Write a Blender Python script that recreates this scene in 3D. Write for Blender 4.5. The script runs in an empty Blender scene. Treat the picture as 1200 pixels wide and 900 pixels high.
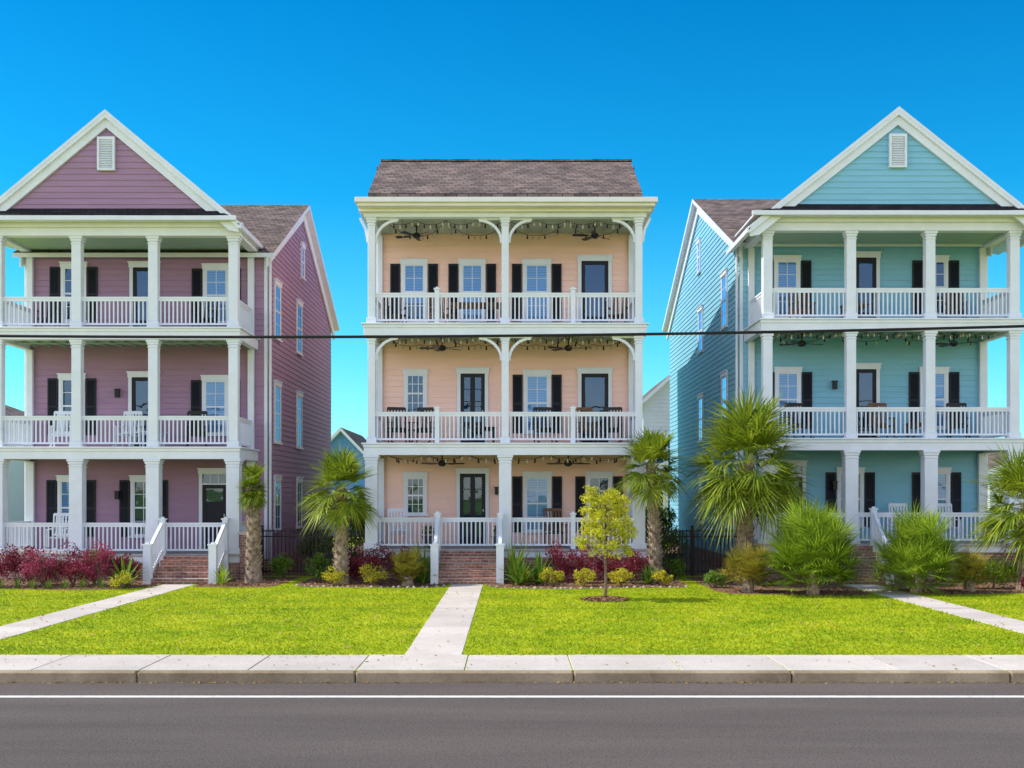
import bpy, math, random
import numpy as np
from mathutils import Vector, noise
random.seed(7); rng=np.random.default_rng(7)
scene=bpy.context.scene
R=math.radians

# ------------------------------------------------------------ materials
def nt(name):
    m=bpy.data.materials.new(name); m.use_nodes=True
    n=m.node_tree; n.nodes.clear(); return m,n,n.nodes,n.links
def out(nd,lk,sh):
    o=nd.new('ShaderNodeOutputMaterial'); lk.new(sh,o.inputs['Surface'])
def sc(c,k): return (min(c[0]*k,1),min(c[1]*k,1),min(c[2]*k,1),1)
def ramp(nd,stops):
    r=nd.new('ShaderNodeValToRGB'); e=r.color_ramp.elements
    e[0].position,e[0].color=stops[0][0],stops[0][1]
    e[1].position,e[1].color=stops[-1][0],stops[-1][1]
    for p,c in stops[1:-1]:
        x=e.new(p); x.color=c
    return r
def pm(name,c,rough=.6,var=.1,scale=1.5,bump=0,bscale=60,spec=.3,c2=None,metal=0,stretch=None):
    m,n,nd,lk=nt(name)
    tc=nd.new('ShaderNodeTexCoord'); src=tc.outputs['Object']
    if stretch:
        mp=nd.new('ShaderNodeMapping'); mp.inputs['Scale'].default_value=stretch
        lk.new(src,mp.inputs['Vector']); src=mp.outputs['Vector']
    no=nd.new('ShaderNodeTexNoise'); no.inputs['Scale'].default_value=scale; no.inputs['Detail'].default_value=4
    no.inputs['Roughness'].default_value=.65
    lk.new(src,no.inputs['Vector'])
    a=sc(c,1-var); b=sc(c2 or c,1+var)
    r=ramp(nd,[(.3,a),(.7,b)]); lk.new(no.outputs['Fac'],r.inputs['Fac'])
    p=nd.new('ShaderNodeBsdfPrincipled'); lk.new(r.outputs['Color'],p.inputs['Base Color'])
    p.inputs['Roughness'].default_value=rough; p.inputs['Specular IOR Level'].default_value=spec
    p.inputs['Metallic'].default_value=metal
    if bump:
        n2=nd.new('ShaderNodeTexNoise'); n2.inputs['Scale'].default_value=bscale; n2.inputs['Detail'].default_value=3
        lk.new(src,n2.inputs['Vector'])
        b_=nd.new('ShaderNodeBump'); b_.inputs['Strength'].default_value=bump; b_.inputs['Distance'].default_value=.02
        lk.new(n2.outputs['Fac'],b_.inputs['Height']); lk.new(b_.outputs['Normal'],p.inputs['Normal'])
    out(nd,lk,p.outputs[0]); return m
def concmat(name,c,dirt,amt=.5):
    m,n,nd,lk=nt(name)
    tc=nd.new('ShaderNodeTexCoord')
    a=nd.new('ShaderNodeTexNoise'); a.inputs['Scale'].default_value=.9; a.inputs['Detail'].default_value=7; a.inputs['Roughness'].default_value=.7; lk.new(tc.outputs['Object'],a.inputs['Vector'])
    r=ramp(nd,[(.38,(*dirt,1)),(.62,(*c,1))]); lk.new(a.outputs['Fac'],r.inputs['Fac'])
    g=nd.new('ShaderNodeNewGeometry')
    r3=ramp(nd,[(0,(1-amt*.3,1-amt*.3,1-amt*.28,1)),(1,(1,1,1,1))]); lk.new(g.outputs['Random Per Island'],r3.inputs['Fac'])
    b=nd.new('ShaderNodeTexNoise'); b.inputs['Scale'].default_value=55; b.inputs['Detail'].default_value=3; lk.new(tc.outputs['Object'],b.inputs['Vector'])
    r2=ramp(nd,[(.3,(.78,.77,.75,1)),(.55,(1,1,1,1))]); lk.new(b.outputs['Fac'],r2.inputs['Fac'])
    mx=nd.new('ShaderNodeMixRGB'); mx.blend_type='MULTIPLY'; mx.inputs[0].default_value=1; lk.new(r.outputs[0],mx.inputs[1]); lk.new(r2.outputs[0],mx.inputs[2])
    my=nd.new('ShaderNodeMixRGB'); my.blend_type='MULTIPLY'; my.inputs[0].default_value=1; lk.new(mx.outputs[0],my.inputs[1]); lk.new(r3.outputs[0],my.inputs[2])
    p=nd.new('ShaderNodeBsdfPrincipled'); lk.new(my.outputs[0],p.inputs['Base Color']); p.inputs['Roughness'].default_value=.9; p.inputs['Specular IOR Level'].default_value=.2
    bp=nd.new('ShaderNodeBump'); bp.inputs['Strength'].default_value=.4; bp.inputs['Distance'].default_value=.01; lk.new(b.outputs['Fac'],bp.inputs['Height']); lk.new(bp.outputs[0],p.inputs['Normal'])
    out(nd,lk,p.outputs[0]); return m
def brickmat(name,c1,c2,mortar,bw,rh,ms,rough=.85,bump=.5,zk=1.0,off=.5):
    m,n,nd,lk=nt(name)
    tc=nd.new('ShaderNodeTexCoord'); s=nd.new('ShaderNodeSeparateXYZ'); lk.new(tc.outputs['Object'],s.inputs[0])
    a=nd.new('ShaderNodeMath'); a.operation='ADD'
    lk.new(s.outputs['X'],a.inputs[0])
    a2=nd.new('ShaderNodeMath'); a2.operation='MULTIPLY'; a2.inputs[1].default_value=1.0 if zk==1 else 0.35
    lk.new(s.outputs['Y'],a2.inputs[0]); lk.new(a2.outputs[0],a.inputs[1])
    zm=nd.new('ShaderNodeMath'); zm.operation='MULTIPLY'; zm.inputs[1].default_value=zk; lk.new(s.outputs['Z'],zm.inputs[0])
    c=nd.new('ShaderNodeCombineXYZ'); lk.new(a.outputs[0],c.inputs[0]); lk.new(zm.outputs[0],c.inputs[1])
    b=nd.new('ShaderNodeTexBrick'); lk.new(c.outputs[0],b.inputs['Vector'])
    b.inputs['Color1'].default_value=(*c1,1); b.inputs['Color2'].default_value=(*c2,1); b.inputs['Mortar'].default_value=(*mortar,1)
    b.inputs['Scale'].default_value=1; b.inputs['Mortar Size'].default_value=ms; b.inputs['Brick Width'].default_value=bw; b.inputs['Row Height'].default_value=rh
    b.inputs['Bias'].default_value=0; b.offset=off
    no=nd.new('ShaderNodeTexNoise'); no.inputs['Scale'].default_value=2.5; no.inputs['Detail'].default_value=5; lk.new(tc.outputs['Object'],no.inputs['Vector'])
    r=ramp(nd,[(.3,(.65,.65,.65,1)),(.7,(1.25,1.2,1.15,1))]); lk.new(no.outputs['Fac'],r.inputs['Fac'])
    mx=nd.new('ShaderNodeMixRGB'); mx.blend_type='MULTIPLY'; mx.inputs['Fac'].default_value=1
    lk.new(b.outputs['Color'],mx.inputs[1]); lk.new(r.outputs['Color'],mx.inputs[2])
    p=nd.new('ShaderNodeBsdfPrincipled'); lk.new(mx.outputs[0],p.inputs['Base Color']); p.inputs['Roughness'].default_value=rough
    p.inputs['Specular IOR Level'].default_value=.2
    bp=nd.new('ShaderNodeBump'); bp.invert=True; bp.inputs['Strength'].default_value=bump; bp.inputs['Distance'].default_value=.01
    lk.new(b.outputs['Fac'],bp.inputs['Height']); lk.new(bp.outputs['Normal'],p.inputs['Normal'])
    out(nd,lk,p.outputs[0]); return m
def leafmat(name,c1,c2,trans=.35,c3=None,nscale=1.2):
    m,n,nd,lk=nt(name)
    g=nd.new('ShaderNodeNewGeometry'); tc=nd.new('ShaderNodeTexCoord')
    no=nd.new('ShaderNodeTexNoise'); no.inputs['Scale'].default_value=nscale; no.inputs['Detail'].default_value=2; lk.new(tc.outputs['Object'],no.inputs['Vector'])
    ad=nd.new('ShaderNodeMath'); ad.operation='ADD'; lk.new(g.outputs['Random Per Island'],ad.inputs[0]); lk.new(no.outputs['Fac'],ad.inputs[1])
    hf=nd.new('ShaderNodeMath'); hf.operation='MULTIPLY'; hf.inputs[1].default_value=.5; lk.new(ad.outputs[0],hf.inputs[0])
    st=[(.2,(*c1,1)),(.72,(*c2,1))]
    if c3: st.append((.9,(*c3,1)))
    r=ramp(nd,st); lk.new(hf.outputs[0],r.inputs['Fac'])
    p=nd.new('ShaderNodeBsdfPrincipled'); lk.new(r.outputs['Color'],p.inputs['Base Color']); p.inputs['Roughness'].default_value=.5
    p.inputs['Specular IOR Level'].default_value=.25
    t=nd.new('ShaderNodeBsdfTranslucent'); lk.new(r.outputs['Color'],t.inputs['Color'])
    mx=nd.new('ShaderNodeMixShader'); mx.inputs[0].default_value=trans
    lk.new(p.outputs[0],mx.inputs[1]); lk.new(t.outputs[0],mx.inputs[2]); out(nd,lk,mx.outputs[0]); return m
def glassmat(name,tint=(.42,.66,1)):
    m,n,nd,lk=nt(name)
    tr=nd.new('ShaderNodeBsdfTransparent'); tr.inputs[0].default_value=(.82,.90,.96,1)
    gl=nd.new('ShaderNodeBsdfGlossy'); gl.inputs['Color'].default_value=(*tint,1); gl.inputs['Roughness'].default_value=.02
    tc=nd.new('ShaderNodeTexCoord'); no=nd.new('ShaderNodeTexNoise'); no.inputs['Scale'].default_value=1.3; lk.new(tc.outputs['Object'],no.inputs['Vector'])
    bp=nd.new('ShaderNodeBump'); bp.inputs['Strength'].default_value=.12; bp.inputs['Distance'].default_value=.05
    lk.new(no.outputs['Fac'],bp.inputs['Height']); lk.new(bp.outputs['Normal'],gl.inputs['Normal'])
    fr=nd.new('ShaderNodeFresnel'); fr.inputs['IOR'].default_value=1.5
    ad=nd.new('ShaderNodeMath'); ad.operation='ADD'; ad.inputs[1].default_value=.06; ad.use_clamp=True; lk.new(fr.outputs[0],ad.inputs[0])
    mx=nd.new('ShaderNodeMixShader'); lk.new(ad.outputs[0],mx.inputs[0]); lk.new(tr.outputs[0],mx.inputs[1]); lk.new(gl.outputs[0],mx.inputs[2])
    out(nd,lk,mx.outputs[0]); return m
def blindmat(name):
    m,n,nd,lk=nt(name)
    tc=nd.new('ShaderNodeTexCoord'); s=nd.new('ShaderNodeSeparateXYZ'); lk.new(tc.outputs['Object'],s.inputs[0])
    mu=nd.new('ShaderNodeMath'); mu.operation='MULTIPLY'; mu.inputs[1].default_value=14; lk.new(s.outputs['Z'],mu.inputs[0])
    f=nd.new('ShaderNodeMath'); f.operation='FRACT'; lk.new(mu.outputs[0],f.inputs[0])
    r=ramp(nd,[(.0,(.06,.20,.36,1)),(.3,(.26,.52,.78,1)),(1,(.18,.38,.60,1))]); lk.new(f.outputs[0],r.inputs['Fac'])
    p=nd.new('ShaderNodeBsdfPrincipled'); lk.new(r.outputs[0],p.inputs['Base Color']); p.inputs['Roughness'].default_value=.7
    out(nd,lk,p.outputs[0]); return m

M={}
M['white']=pm('white_paint',(.73,.77,.83),.45,.05,2.5)
M['trim2']=pm('cream_trim',(.82,.79,.76),.5,.05,2.5)
M['mauve']=pm('mauve_siding',(.36,.215,.325),.6,.07,.8,stretch=(1,1,6))
M['peach']=pm('peach_siding',(.93,.62,.53),.6,.05,.8,stretch=(1,1,6))
M['aqua']=pm('aqua_siding',(.23,.51,.66),.6,.06,.8,stretch=(1,1,6))
M['ceil']=pm('porch_ceiling_paint',(.32,.44,.33),.6,.05,3)
M['ceilw']=pm('porch_ceiling_cream',(.40,.45,.35),.6,.05,3)
M['deck']=pm('deck_boards',(.42,.41,.40),.7,.12,6)
M['dark']=pm('dark_shutter_paint',(.008,.010,.018),.5,.15,4)
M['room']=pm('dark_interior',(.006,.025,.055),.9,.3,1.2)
M['blind']=blindmat('window_blinds')
M['glass']=glassmat('window_glass')
M['shing']=brickmat('asphalt_shingles',(.12,.098,.095),(.24,.185,.17),(.05,.042,.042),.32,.14,.012,.95,.6,zk=1.7)
M['shingd']=brickmat('dark_shingles',(.02,.02,.024),(.04,.036,.04),(.010,.010,.012),.32,.14,.012,.95,.5,zk=1.7)
M['brick']=brickmat('red_brick',(.26,.11,.08),(.42,.21,.16),(.45,.41,.38),.22,.075,.01,.9,.5)
M['iron']=pm('black_iron',(.012,.012,.014),.4,.1,5)
M['wood']=pm('brown_wood',(.16,.09,.05),.6,.2,5)
M['clay']=pm('grey_planter',(.12,.13,.15),.6,.15,5)
M['bulb']=pm('bulb_glass',(.5,.45,.35),.3,.1,5)
M['brass']=pm('lamp_glass',(.5,.5,.45),.3,.1,5)
M['conc']=concmat('concrete_walk',(.70,.63,.57),(.60,.54,.48))
M['curb']=concmat('curb_concrete',(.50,.40,.26),(.30,.23,.14),.8)
M['trunk']=pm('palm_trunk_fibre',(.17,.12,.085),.95,.4,9,.8,40,c2=(.34,.26,.19))
M['bark']=pm('tree_bark',(.16,.11,.08),.9,.25,12,.5,60)
M['palm']=leafmat('palm_leaf',(.06,.12,.010),(.34,.42,.03),.4,(.62,.60,.09))
M['palmdead']=leafmat('palm_dead_leaf',(.22,.14,.06),(.42,.30,.14),.3)
M['fan']=leafmat('fan_palm_leaf',(.09,.19,.015),(.38,.50,.04),.4,(.66,.68,.14))
M['sago']=leafmat('sago_leaf',(.14,.14,.02),(.45,.38,.05),.35,(.6,.36,.06))
M['red']=leafmat('burgundy_leaf',(.11,.012,.025),(.34,.05,.08),.35,(.6,.13,.18))
M['pink']=leafmat('pink_blossom_leaf',(.18,.02,.05),(.5,.08,.17),.35,(.72,.2,.33))
M['yel']=leafmat('gold_leaf',(.28,.30,.015),(.72,.64,.04),.4,(.85,.75,.08))
M['grn']=leafmat('green_leaf',(.04,.11,.010),(.18,.31,.03),.35,(.34,.44,.05))
M['hedge']=leafmat('hedge_leaf',(.11,.22,.015),(.36,.50,.03),.35,(.52,.6,.05))
M['tree']=leafmat('young_tree_leaf',(.32,.36,.02),(.75,.70,.05),.4,(.85,.78,.1))
M['bgtree']=leafmat('far_tree_leaf',(.04,.09,.02),(.14,.22,.04),.2,nscale=.2)
M['stone']=pm('edging_stone',(.34,.31,.27),.8,.4,8)
M['greyw']=pm('pale_grey_siding',(.62,.65,.72),.6,.06,.8)
M['bluew']=pm('slate_blue_siding',(.10,.28,.58),.6,.06,.8)

def grassmat(name,blade):
    m,n,nd,lk=nt(name)
    tc=nd.new('ShaderNodeTexCoord')
    a=nd.new('ShaderNodeTexNoise'); a.inputs['Scale'].default_value=.6; a.inputs['Detail'].default_value=9; a.inputs['Roughness'].default_value=.82
    lk.new(tc.outputs['Object'],a.inputs['Vector'])
    r=ramp(nd,[(.32,(.20,.33,.008,1)),(.45,(.40,.51,.012,1)),(.58,(.57,.62,.018,1)),(.72,(.70,.64,.07,1))]); lk.new(a.outputs['Fac'],r.inputs['Fac'])
    if blade:
        g=nd.new('ShaderNodeNewGeometry')
        r2=ramp(nd,[(0,(.38,.5,.5,1)),(.85,(1.0,1.0,1,1)),(.93,(1,.85,1,1)),(1,(1,.7,1,1))]); lk.new(g.outputs['Random Per Island'],r2.inputs['Fac'])
    else:
        b=nd.new('ShaderNodeTexNoise'); b.inputs['Scale'].default_value=20; b.inputs['Detail'].default_value=5; b.inputs['Roughness'].default_value=.7; lk.new(tc.outputs['Object'],b.inputs['Vector'])
        r2=ramp(nd,[(.36,(.26,.33,.5,1)),(.58,(1,1,1,1))]); lk.new(b.outputs['Fac'],r2.inputs['Fac'])
    mx=nd.new('ShaderNodeMixRGB'); mx.blend_type='MULTIPLY'; mx.inputs[0].default_value=1
    lk.new(r.outputs[0],mx.inputs[1]); lk.new(r2.outputs[0],mx.inputs[2])
    p=nd.new('ShaderNodeBsdfPrincipled'); lk.new(mx.outputs[0],p.inputs['Base Color']); p.inputs['Roughness'].default_value=.8; p.inputs['Specular IOR Level'].default_value=.15
    if blade:
        t=nd.new('ShaderNodeBsdfTranslucent'); lk.new(mx.outputs[0],t.inputs[0])
        ms=nd.new('ShaderNodeMixShader'); ms.inputs[0].default_value=.45; lk.new(p.outputs[0],ms.inputs[1]); lk.new(t.outputs[0],ms.inputs[2]); out(nd,lk,ms.outputs[0])
    else: out(nd,lk,p.outputs[0])
    return m
M['grass']=grassmat('lawn_ground',False); M['blade']=grassmat('grass_blade',True)
def asphalt():
    m,n,nd,lk=nt('asphalt')
    tc=nd.new('ShaderNodeTexCoord')
    mp=nd.new('ShaderNodeMapping'); mp.inputs['Scale'].default_value=(.16,1.0,1); lk.new(tc.outputs['Object'],mp.inputs['Vector'])
    a=nd.new('ShaderNodeTexNoise'); a.inputs['Scale'].default_value=.9; a.inputs['Detail'].default_value=8; a.inputs['Roughness'].default_value=.6; lk.new(mp.outputs[0],a.inputs['Vector'])
    r=ramp(nd,[(.3,(.135,.112,.100,1)),(.7,(.20,.166,.146,1))]); lk.new(a.outputs['Fac'],r.inputs['Fac'])
    b=nd.new('ShaderNodeTexNoise'); b.inputs['Scale'].default_value=42; b.inputs['Detail'].default_value=4; b.inputs['Roughness'].default_value=.85; lk.new(tc.outputs['Object'],b.inputs['Vector'])
    r2=ramp(nd,[(.36,(.35,.35,.37,1)),(.5,(.9,.9,.9,1)),(.64,(1,1,1,1))]); lk.new(b.outputs['Fac'],r2.inputs['Fac'])
    mx=nd.new('ShaderNodeMixRGB'); mx.blend_type='MULTIPLY'; mx.inputs[0].default_value=1; lk.new(r.outputs[0],mx.inputs[1]); lk.new(r2.outputs[0],mx.inputs[2])
    p=nd.new('ShaderNodeBsdfPrincipled'); lk.new(mx.outputs[0],p.inputs['Base Color']); p.inputs['Roughness'].default_value=.85; p.inputs['Specular IOR Level'].default_value=.15
    bp=nd.new('ShaderNodeBump'); bp.inputs['Strength'].default_value=1; bp.inputs['Distance'].default_value=.015; lk.new(b.outputs['Fac'],bp.inputs['Height']); lk.new(bp.outputs[0],p.inputs['Normal'])
    out(nd,lk,p.outputs[0]); return m
M['asph']=asphalt()
M['line']=pm('road_paint',(.74,.71,.67),.7,.2,11,.3,80)
M['mulch']=pm('mulch',(.13,.065,.04),.95,.5,14,1,50,c2=(.24,.14,.085))
M['chip']=leafmat('mulch_chip',(.12,.06,.035),(.34,.19,.11),.0)
M['dryleaf']=leafmat('dry_leaf',(.22,.12,.04),(.5,.34,.14),.2)

# ------------------------------------------------------------ mesh builder
class MB:
    def __init__(s): s.v=[];s.f=[];s.m=[];s.k=[]
    def mi(s,m):
        if m not in s.k: s.k.append(m)
        return s.k.index(m)
    def poly(s,pts,m):
        n=len(s.v); s.v+= [tuple(p) for p in pts]; s.f.append(tuple(range(n,n+len(pts)))); s.m.append(s.mi(m))
    def hexa(s,p,m,skip=()):
        n=len(s.v); s.v+=[tuple(q) for q in p]
        F=[(0,3,2,1),(4,5,6,7),(0,1,5,4),(1,2,6,5),(2,3,7,6),(3,0,4,7)]
        mm=m if isinstance(m,(list,tuple)) else [m]*6
        for i,f in enumerate(F):
            if i in skip: continue
            s.f.append(tuple(n+j for j in f)); s.m.append(s.mi(mm[i]))
    def box(s,x0,x1,y0,y1,z0,z1,m):
        s.hexa([(x0,y0,z0),(x1,y0,z0),(x1,y1,z0),(x0,y1,z0),(x0,y0,z1),(x1,y0,z1),(x1,y1,z1),(x0,y1,z1)],m)
    def mbox(s,P,u0,u1,n0,n1,z0,z1,m):
        s.hexa([P(u0,n1,z0),P(u1,n1,z0),P(u1,n0,z0),P(u0,n0,z0),P(u0,n1,z1),P(u1,n1,z1),P(u1,n0,z1),P(u0,n0,z1)],m)
    def beam(s,p,q,w,h,m):
        p=Vector(p);q=Vector(q);d=(q-p).normalized(); up=Vector((0,0,1))
        if abs(d.z)>.98: up=Vector((0,1,0))
        a=d.cross(up).normalized()*w/2; b=a.normalized().cross(d).normalized()*h/2
        s.hexa([p-a-b,p+a-b,q+a-b,q-a-b,p-a+b,p+a+b,q+a+b,q-a+b],m)
    def slab(s,a,b,c,d,t,mt,me):
        lo=[(x[0],x[1],x[2]-t) for x in (a,b,c,d)]
        s.hexa(lo+[a,b,c,d],[me,mt,me,me,me,me])
    def prism(s,pts,y0,y1,m):
        n=len(pts); s.poly([(x,y0,z) for x,z in pts],m); s.poly([(x,y1,z) for x,z in pts][::-1],m)
        for i in range(n):
            a=pts[i];b=pts[(i+1)%n]; s.poly([(a[0],y0,a[1]),(a[0],y1,a[1]),(b[0],y1,b[1]),(b[0],y0,b[1])],m)
    def tube(s,pts,rad,m,seg=8,cap=True):
        rings=[]
        for i,p in enumerate(pts):
            p=Vector(p); d=(Vector(pts[min(i+1,len(pts)-1)])-Vector(pts[max(i-1,0)])).normalized()
            a=d.orthogonal().normalized() if abs(d.z)<.9 else Vector((1,0,0))
            a=(a-d*a.dot(d)).normalized(); b=d.cross(a)
            n=len(s.v)
            for k in range(seg):
                t=2*math.pi*k/seg; s.v.append(tuple(p+(a*math.cos(t)+b*math.sin(t))*rad[i]))
            rings.append(n)
        for i in range(len(rings)-1):
            for k in range(seg):
                k2=(k+1)%seg; s.f.append((rings[i]+k,rings[i]+k2,rings[i+1]+k2,rings[i+1]+k)); s.m.append(s.mi(m))
        if cap:
            s.f.append(tuple(rings[-1]+k for k in range(seg))); s.m.append(s.mi(m))
            s.f.append(tuple(rings[0]+k for k in range(seg))[::-1]); s.m.append(s.mi(m))
    def obj(s,name,parent=None,smooth=False,bevel=0):
        me=bpy.data.meshes.new(name); me.from_pydata(s.v,[],s.f)
        for k in s.k: me.materials.append(M[k])
        me.polygons.foreach_set('material_index',s.m)
        if smooth: me.polygons.foreach_set('use_smooth',[True]*len(s.f))
        me.update()
        o=bpy.data.objects.new(name,me); scene.collection.objects.link(o)
        if parent: o.parent=parent
        if bevel:
            b=o.modifiers.new('b','BEVEL'); b.width=bevel; b.segments=1; b.limit_method='ANGLE'
        return o
def empty(name):
    e=bpy.data.objects.new(name,None); scene.collection.objects.link(e); e.empty_display_size=.2; return e
def npmesh(name,V,nper,mat,parent=None):
    N=V.shape[0]; me=bpy.data.meshes.new(name)
    me.vertices.add(N*nper); me.vertices.foreach_set('co',V.reshape(-1).astype(np.float32))
    me.loops.add(N*nper); me.loops.foreach_set('vertex_index',np.arange(N*nper,dtype=np.int32))
    me.polygons.add(N); me.polygons.foreach_set('loop_start',np.arange(0,N*nper,nper,dtype=np.int32))
    me.update(calc_edges=True); me.materials.append(mat)
    o=bpy.data.objects.new(name,me); scene.collection.objects.link(o)
    if parent: o.parent=parent
    return o
def chips(P,lmin,lmax,w,tilt=.5):
    N=len(P); th=rng.uniform(0,6.28,N); L=rng.uniform(lmin,lmax,N)
    d=np.stack([np.cos(th)*L,np.sin(th)*L,rng.uniform(-tilt,tilt,N)*L],1); ww=np.stack([-np.sin(th)*w,np.cos(th)*w,rng.uniform(-.6*w,.6*w,N)],1)
    return np.stack([P-d-ww,P+d-ww,P+d+ww,P-d+ww],1)

# ------------------------------------------------------------ ground, road
YF=33.0; YW=35.4
g=MB()
prof=[(-1500,0),(2.9,0),(2.9,-.15),(15.97,-.15),(15.97,0),(60,0),(2500,0)]
for a,b in zip(prof[:-1],prof[1:]):
    g.poly([(-2000,a[0],a[1]),(2000,a[0],a[1]),(2000,b[0],b[1]),(-2000,b[0],b[1])],'grass')
g.obj('ground')
g=MB(); g.poly([(-400,3.1,-.14),(400,3.1,-.14),(400,15.86,-.14),(-400,15.86,-.14)],'asph'); g.obj('road')
g=MB()
g.poly([(-400,14.66,-.136),(400,14.66,-.136),(400,14.80,-.136),(-400,14.80,-.136)],'line')
g.obj('road_edge_line')
g=MB()
x=-4.96-2.9*9
while x<32:
    g.box(x+.008,x+2.892,15.85,15.99,-.2,.004,'curb'); g.box(x+.008,x+2.892,2.93,3.1,-.2,.004,'curb'); x+=2.9
g.obj('curb',bevel=.02)
g=MB(); x=-4.96-2.9*9
while x<32:
    g.box(x+.007,x+1.443,16.0,17.5,-.1,.008+random.uniform(0,.004),'conc'); x+=1.45
g.obj('sidewalk',bevel=.006)
PATHS=[-8.67,-1.13,9.1]
for px in PATHS:
    g=MB(); y=17.515
    while y<31.1:
        y2=min(y+1.25,31.3); g.box(px-.42,px+.42,y,y2-.012,-.1,.008+random.uniform(0,.004),'conc'); y=y2
    g.obj('front_path',bevel=.006)

def bed(x0,x1,yf,amp,seed):
    g=MB(); n=40
    def fy(x):
        t=(x-x0)/(x1-x0); e=min(t,1-t); rr=min(1,e*8)
        return yf+amp*math.sin(x*1.3+seed)+(1-math.sqrt(max(0,1-(1-rr)**2)))*.9
    xs=[x0+(x1-x0)*i/n for i in range(n+1)]
    for a,b in zip(xs[:-1],xs[1:]):
        g.poly([(a,fy(a),.006),(b,fy(b),.006),(b,34.2,.006),(a,34.2,.006)],'mulch')
    g.obj('mulch_bed')
    return fy
beds=[(-18,-9.15,29.7,.25,0),(-8.2,-6.0,30.4,.1,1),(-5.6,-1.62,30.3,.15,2),(-.64,4.6,30.0,.2,3),(5.0,8.6,28.0,.2,1),(9.6,20,28.3,.2,4)]
fys=[bed(*b) for b in beds]
pts=[]
for b,fy in zip(beds,fys):
    n=int((b[1]-b[0])*260)
    xs=rng.uniform(b[0],b[1],n); 
    for x in xs:
        y0=fy(x); pts.append((x,y0-.03+(33-y0)*random.random(),.012+.03*random.random()))
npmesh('mulch_chips',chips(np.array(pts),.02,.05,.012),4,M['chip'])
g=MB()
for bi in (2,3):
    b=beds[bi]; x=b[0]+.1
    while x<b[1]-.05:
        y=fys[bi](x)+random.uniform(-.03,.03); r=random.uniform(.03,.065)
        g.tube([(x,y,0),(x+.01,y,r*.4),(x,y-.01,r*.7)],[r,r*.95,r*.5],'stone',6); x+=r*2+random.uniform(0,.16)
g.obj('stone_edging')
n=900; P=np.stack([rng.uniform(-14,14,n),17.5+11.5*rng.random(n),np.full(n,.035)],1)
npmesh('fallen_leaves',chips(P,.015,.035,.014),4,M['dryleaf'])
n=420; P=np.stack([rng.uniform(-9,9,n),15.84-.12*rng.random(n)**2,np.full(n,-.13)],1)
P2=np.stack([rng.uniform(-9,9,160),rng.uniform(16,17.5,160),np.full(160,.02)],1)
npmesh('gutter_leaves',chips(np.concatenate([P,P2]),.01,.025,.009,.3),4,M['dryleaf'])

def blades(x0,x1,y0,y1,n,name):
    X=rng.uniform(x0,x1,n); Y=y0+(y1-y0)*rng.random(n)**1.15
    k=np.ones(n,bool)
    for px in PATHS: k&=~((np.abs(X-px)<.425)&(Y<31.3))
    for b,fy in zip(beds,fys):
        ins=(X>b[0])&(X<b[1])
        fv=np.array([fy(x) if i else 1e9 for x,i in zip(X,ins)]); k&=~(Y>fv)
    k&=((X-2.12)**2+((Y-26.7))**2>.3)
    X=X[k];Y=Y[k];n=len(X)
    h=rng.uniform(.012,.045,n); th=rng.uniform(0,6.28,n); w=rng.uniform(.007,.015,n)
    lean=rng.normal(0,.03,(n,2)); c=np.stack([X,Y,np.zeros(n)],1)
    s=np.stack([np.cos(th)*w,np.sin(th)*w,np.zeros(n)],1)
    t=c+np.stack([lean[:,0],lean[:,1],h],1)
    return npmesh(name,np.stack([c-s,c+s,t],1),3,M['blade'])
blades(-15,15,17.46,33,220000,'lawn_grass')

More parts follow.
